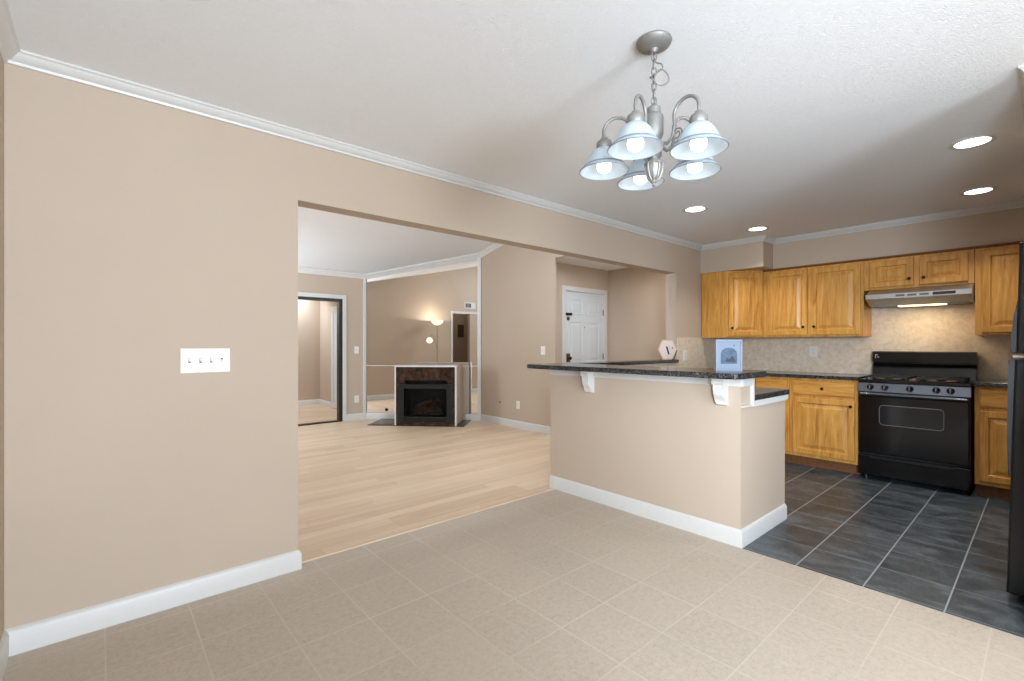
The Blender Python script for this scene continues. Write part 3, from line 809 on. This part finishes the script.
# ------------------------------------------------------------------ recessed lights
def recessed(x, y, label):
    t = thing('recessed_light', label, 'ceiling light', (x, y, CZ), 0, 'recessed kitchen ceiling lights')
    B().lathe([(.078, -.001), (.080, -.004), (.102, -.006), (.108, -.001)], seg=36).build('trim_ring', 'white', t, True)
    B().lathe([(0, -.0035), (.05, -.0035), (.079, -.0015)], seg=36).build('lens', 'can', t, True)
    d = bpy.data.lights.new('recessed_light_beam', 'SPOT'); d.energy = 42; d.spot_size = math.radians(125); d.spot_blend = .7; d.shadow_soft_size = .07; d.color = (1, .975, .94)
    o = bpy.data.objects.new('recessed_light_beam', d); COL.objects.link(o); o.location = (x, y, CZ - .015)
recessed(3.855, .294, 'largest looking recessed ceiling light, in front of the refrigerator')
recessed(5.11, .357, 'recessed ceiling light before the cabinet between hood and refrigerator')
recessed(3.925, 2.04, 'recessed ceiling light nearest to the chandelier')
recessed(5.07, 1.965, 'recessed ceiling light right at the corner of the deep soffit')

# ------------------------------------------------------------------ small things on the bar
t = thing('picture_frame', 'small white framed print with a blue arched picture standing on the bar end', 'picture', (2.915, 1.30, BAR), math.radians(48.8 - 90 + 4))
fr = B()
w, h = .084, .198
fr.box((-w, -.009, 0), (w, .009, .014), .002).box((-w, -.009, h - .012), (w, .009, h), .002).box((-w, -.009, .014), (-w + .012, .009, h - .012), .002).box((w - .012, -.009, .014), (w, .009, h - .012), .002)
fr.box((-w + .01, .002, .012), (w - .01, .008, h - .01))
fr.build('frame', 'frame_blue', t)
mt = B().box((-w + .011, -.004, .013), (w - .011, .003, h - .011)).build('mat_card', 'paper', t)
ar = [(-.052, .048), (.052, .048), (.052, .11)] + [(.052 * math.cos(a), .11 + .038 * math.sin(a)) for a in [PI * j / 12 for j in range(1, 12)]] + [(-.052, .11)]
B().prism(ar, 'y', -.0055, -.003).build('print', 'ink', mt)
B().prism([(-.03, .06), (-.01, .085), (.0, .075), (.02, .1), (.042, .07), (.042, .058)], 'y', -.0065, -.005).build('print_detail', 'ink_dark', mt)
B().box((.028, -.0055, .158), (.038, -.0035, .166)).build('print_mark', 'ink', mt)
B().prism([(.009, .10), (.06, .0), (.065, .0), (.012, .11)], 'x', -.025, .025).build('easel_back', 'frame_blue', t)

t = thing('plaque', 'small pale pink hexagon plaque with a dark slanted bar, standing on the granite ledge end', 'plaque', (4.752, 2.80, BAR), math.radians(48.8 - 90 + 19))
hx = lambda r, zc: [(r * math.cos(PI / 3 * k), zc + r * math.sin(PI / 3 * k)) for k in range(6)]
zc = .111
B().prism(hx(.128, zc), 'y', -.008, .008, .002).build('rim', 'pink_rim', t)
fc = B().prism(hx(.115, zc), 'y', -.011, -.006, .001).build('face', 'pink', t)
B().prism([(-.027, .145), (-.007, .150), (.024, .062), (.004, .056)], 'y', -.013, -.0105).build('slanted_bar', 'ink_dark', fc)
B().lathe([(0, .003), (.011, .002), (.012, 0)], (.062, -.011, .130), 14, Matrix.Rotation(PI / 2, 3, 'X')).build('dot', 'rose', fc)
st = B(); st.tube([(.062, -.045, .0), (.062, -.045, .004), (.065, .02, .004)], .004, 6); st.tube([(.065, -.03, .004), (.112, -.025, .105)], .0055, 8); st.tube([(-.05, .01, .004), (-.05, .05, .004), (.07, .05, .004), (.065, .0, .004)], .004, 6)
st.build('easel', 'olive', t, True)

# ------------------------------------------------------------------ wall plates
def plate(name, label, cat, loc, rz, w, h, kind, group=None):
    t = thing(name, label, cat, loc, rz, group)
    B().rings(-w / 2, -h / 2, w / 2, h / 2, [(0, 0), (0, .003), (.004, .006)]).build('plate', 'plastic', t)
    if kind[0] == 'toggle':
        n = kind[1]
        for k in range(n):
            x = (k - (n - 1) / 2) * .0455
            s_ = B().box((x - .005, -.0075, -.012), (x + .005, -.004, .012)).build('slot', 'grey', t)
            up = .011 if k < n - 1 else -.011
            B().prism([(-.006, -.006), (-.006, .006), (-.018, .003 + up * .6), (-.018, -.004 + up * .6)], 'x', x - .0042, x + .0042).build('toggle', 'plastic', t)
    else:
        for z in (-.02, .02):
            o = B().prism([(.016 * math.cos(a) , z + .0145 * math.sin(a)) for a in [2 * PI * j / 14 for j in range(14)]], 'y', -.0085, -.004).build('socket', 'plastic', t)
            B().box((-.008, -.0092, z - .002), (-.005, -.0083, z + .007)).box((.005, -.0092, z - .002), (.008, -.0092 + .001, z + .006)).box((-.002, -.0092, z - .010), (.002, -.0083, z - .006)).build('slot', 'grey', o)
    return t
plate('light_switch', 'white wall plate with four toggle switches on the beige dining wall', 'light switch', (.394, YA, 1.182), 0, .212, .122, ('toggle', 4))
plate('power_outlet', 'white outlet on the tan tile to the right of the hexagon plaque', 'outlet', (5.083, YA - .012, 1.137), 0, .085, .122, ('outlet',))
plate('power_outlet', 'white outlet on the tan tile under the two-door oak cabinet', 'outlet', (XK - .012, 1.748, 1.185), FACE_W, .078, .122, ('outlet',))
plate('light_switch', 'white light switch on the living room wall above the bar tip', 'light switch', (XR, 4.764, 1.179), FACE_W, .08, .122, ('toggle', 1))
plate('power_outlet', 'white low outlet on the wall between the mirror and the bar', 'outlet', (XR, 5.30, .347), FACE_W, .075, .12, ('outlet',))
plate('light_switch', 'white light switch between the dark-framed doorway and the mirror', 'light switch', (3.232, YF, 1.174), 0, .075, .12, ('toggle', 1))
plate('power_outlet', 'white low outlet between the dark-framed doorway and the mirror', 'outlet', (3.235, YF, .349), 0, .075, .12, ('outlet',))
t = thing('wall_port', 'tiny dark cable port low on the wall beside the mirror edge', 'wall port', (XR, 5.727, .354), FACE_W)
B().lathe([(0, .004), (.016, .004), (.018, 0)], (0, 0, 0), 14, Matrix.Rotation(PI / 2, 3, 'X')).build('cover', 'grey', t)
B().box((-.022, -.002, -.03), (.022, 0, .03), .001).build('plate', 'wall', t)

# ------------------------------------------------------------------ corner mirror
t = thing('wall_mirror', 'large angled corner mirror in two panes behind the fireplace', 'mirror', tuple(P0), MANG)
zl = vault(YF) - .06; zr = vault(P1.y) - .06
B().prism([(.012, .11), (ML - .05, .11), (ML - .05, .903), (.012, .903)], 'y', -.004, .0165).build('lower_pane', 'mirror', t)
B().prism([(.012, .911), (ML - .05, .911), (ML - .05, zr), (.012, zl)], 'y', -.004, .0165).build('upper_pane', 'mirror', t)
B().box((.012, -.0045, .903), (ML - .05, .0165, .911)).build('seam_strip', 'plastic', t)
t = thing('gas_valve', 'small round black cap low on the mirror left of the fireplace', 'valve', mw(.36, .004, .16), MANG)
B().lathe([(0, .012), (.018, .012), (.021, .008), (.021, 0)], (0, 0, 0), 16, Matrix.Rotation(PI / 2, 3, 'X')).build('cap', 'black_rough', t, True)
B().lathe([(.021, .003), (.028, .002), (.028, 0)], (0, 0, 0), 16, Matrix.Rotation(PI / 2, 3, 'X')).build('escutcheon', 'bronze', t, True)

# ------------------------------------------------------------------ fireplace
FD = .655
t = thing('fireplace', 'dark brown tiled corner fireplace with white edges and logs before the mirror', 'fireplace', mw(1.2165, FD, .0125), MANG)
FW, FH = .4665, .905
# local: front at y=0 facing -y, body behind
B().box((-FW + .005, .061, 0), (-FW + .03, FD - .0045, FH)).box((FW - .03, .061, 0), (FW - .005, FD - .0045, FH)).box((-FW + .03, .34, 0), (FW - .03, .36, FH)).box((-FW + .03, .061, FH - .02), (FW - .03, FD - .0045, FH)).build('chase', 'wall', t)
for sx in (-1, 1):
    B().box((sx * (FW + .009) - .011, -.008, 0), (sx * (FW + .009) + .011, .06, FH), .003).build('edge_trim', 'white', t)
B().box((-FW - .025, -.012, FH), (FW + .025, .16, FH + .025), .005).build('mantel', 'white', t)
B().box((-FW + .005, .1605, FH + .001), (FW - .005, FD - .0045, FH + .0245)).build('mantel_top', 'wall', t)
b = B()
b.box((-FW, 0, .12), (-FW + .125, .06, FH)); b.box((FW - .125, 0, .12), (FW, .06, FH)); b.box((-FW + .125, 0, .70), (FW - .125, .06, FH)); b.box((-FW, 0, 0), (FW, .06, .12))
b.build('surround', 'marble', t)
b = B()
b.box((-FW + .125, .05, .12), (FW - .125, .30, .13)); b.box((-FW + .125, .29, .13), (FW - .125, .30, .70)); b.box((-FW + .125, .06, .69), (FW - .125, .29, .70))
b.box((-FW + .125, .06, .13), (-FW + .135, .29, .69)); b.box((FW - .135, .06, .13), (FW - .125, .29, .69))
fb = b.build('firebox', 'firebox', t)
b = B(); x0, x1, z0, z1 = -FW + .045, FW - .045, .05, .64
b.box((x0, -.02, z0), (x1, 0, z0 + .09), .003); b.box((x0, -.02, z1 - .07), (x1, 0, z1), .003); b.box((x0, -.02, z0 + .09), (x0 + .085, 0, z1 - .07), .003); b.box((x1 - .085, -.02, z0 + .09), (x1, 0, z1 - .07), .003)
fs = b.build('door_frame', 'black_rough', t)
for k in range(4):
    B().box((x0 + .08, -.024, z0 + .018 + k * .016), (x1 - .08, -.018, z0 + .026 + k * .016)).build('louver', 'black', fs)
B().box((x0 + .07, -.012, z0 + .085), (x1 - .07, -.008, z1 - .065)).build('glass', 'smoked', t)
b = B(); b.box((-.25, .05, .16), (.25, .22, .172))
for k in range(6): b.tube([(-.22 + k * .088, .05, .172), (-.22 + k * .088, .045, .22)], .006, 6)
gr = b.build('log_grate', 'iron', fb)
for (a_, c_, r, mm) in (((-.22, .10, .21), (.12, .14, .22), .042, 'log'), ((-.1, .16, .24), (.24, .10, .23), .04, 'log'), ((-.14, .11, .29), (.06, .16, .36), .034, 'log'), ((.05, .10, .29), (.17, .17, .40), .036, 'log_red'), ((-.2, .18, .26), (-.04, .15, .33), .034, 'log_red')):
    A_, C_ = Vector(a_), Vector(c_); pts = [A_.lerp(C_, j / 6) + Vector((0, 0, .006 * math.sin(j * 1.7))) for j in range(7)]
    B().tube(pts, [r * (1 + .12 * math.sin(j * 2.1)) for j in range(7)], 10).build('log', mm, t, True)
t = tag(B().box((-.93, -.0, 0), (.60, FD - .04, .012), .003).build('hearth_pad', 'marble'), 'flat dark brown tiled hearth on the wood floor under the fireplace', 'hearth')
t.location = mw(1.2165, FD - .02); t.rotation_euler = (0, 0, MANG)
# ------------------------------------------------------------------ seen in the mirror
t = thing('floor_lamp', 'slim floor lamp with lit bowl and side reading globe, reflected in the corner mirror', 'lamp', (1.18, 5.06, 0), 0)
B().lathe([(0, 0), (.13, 0), (.135, .012), (.12, .022), (.02, .032), (0, .034)], seg=28).build('base', 'pewter', t, True)
B().tube([(0, 0, .03), (0, 0, 1.74)], .011, 12).build('pole', 'pewter', t, True)
B().lathe([(0, 1.73), (.03, 1.735), (.07, 1.75), (.12, 1.785), (.155, 1.845), (.150, 1.846), (.115, 1.792), (.06, 1.76), (0, 1.752)], seg=30).build('lamp_shade', 'lamp_glow', t, True)
ra = B().tube([(0, 0, 1.12), (0, .04, 1.3), (.02, .10, 1.46), (.02, .18, 1.50), (.02, .215, 1.44)], .006, 8).build('reading_arm', 'pewter', t, True)
B().lathe([(0, -.075), (.04, -.066), (.07, -.03), (.075, 0), (.06, .04), (.03, .062), (0, .066)], (.02, .22, 1.37), 20).build('globe_shade', 'lamp_glow', ra, True)
for nm, p, e in (('floor_lamp_uplight', (1.18, 5.06, 1.835), 11),):
    d = bpy.data.lights.new(nm, 'POINT'); d.energy = e; d.color = (1, .90, .76); d.shadow_soft_size = .012
    o = bpy.data.objects.new(nm, d); COL.objects.link(o); o.location = p
t = thing('air_vent', 'white wall vent over the hall doorway, reflected in the corner mirror', 'vent', (XLL, 3.90, 2.29), FACE_E)
B().rings(-.17, -.085, .17, .085, [(0, 0), (0, .006), (.006, .010), (.02, .010), (.024, .006)]).build('frame', 'white', t)
for x0, x1 in ((-.03, .06), (.07, .14)):
    B().box((x0, -.009, -.055), (x1, -.006, .055)).build('louver', 'grey', t)
t = thing('hall_panel', 'brown metal panel on the dark hall wall, reflected in the corner mirror', 'panel', (-.4, 3.42, 1.66), FACE_E)
B().rings(-.1, -.18, .1, .18, [(0, 0), (0, .015), (.006, .02), (.03, .02), (.034, .017)]).build('cover', 'hall_panel', t)
B().box((-.085, -.024, -.02), (-.07, -.018, .02), .002).build('latch', 'bronze', t)
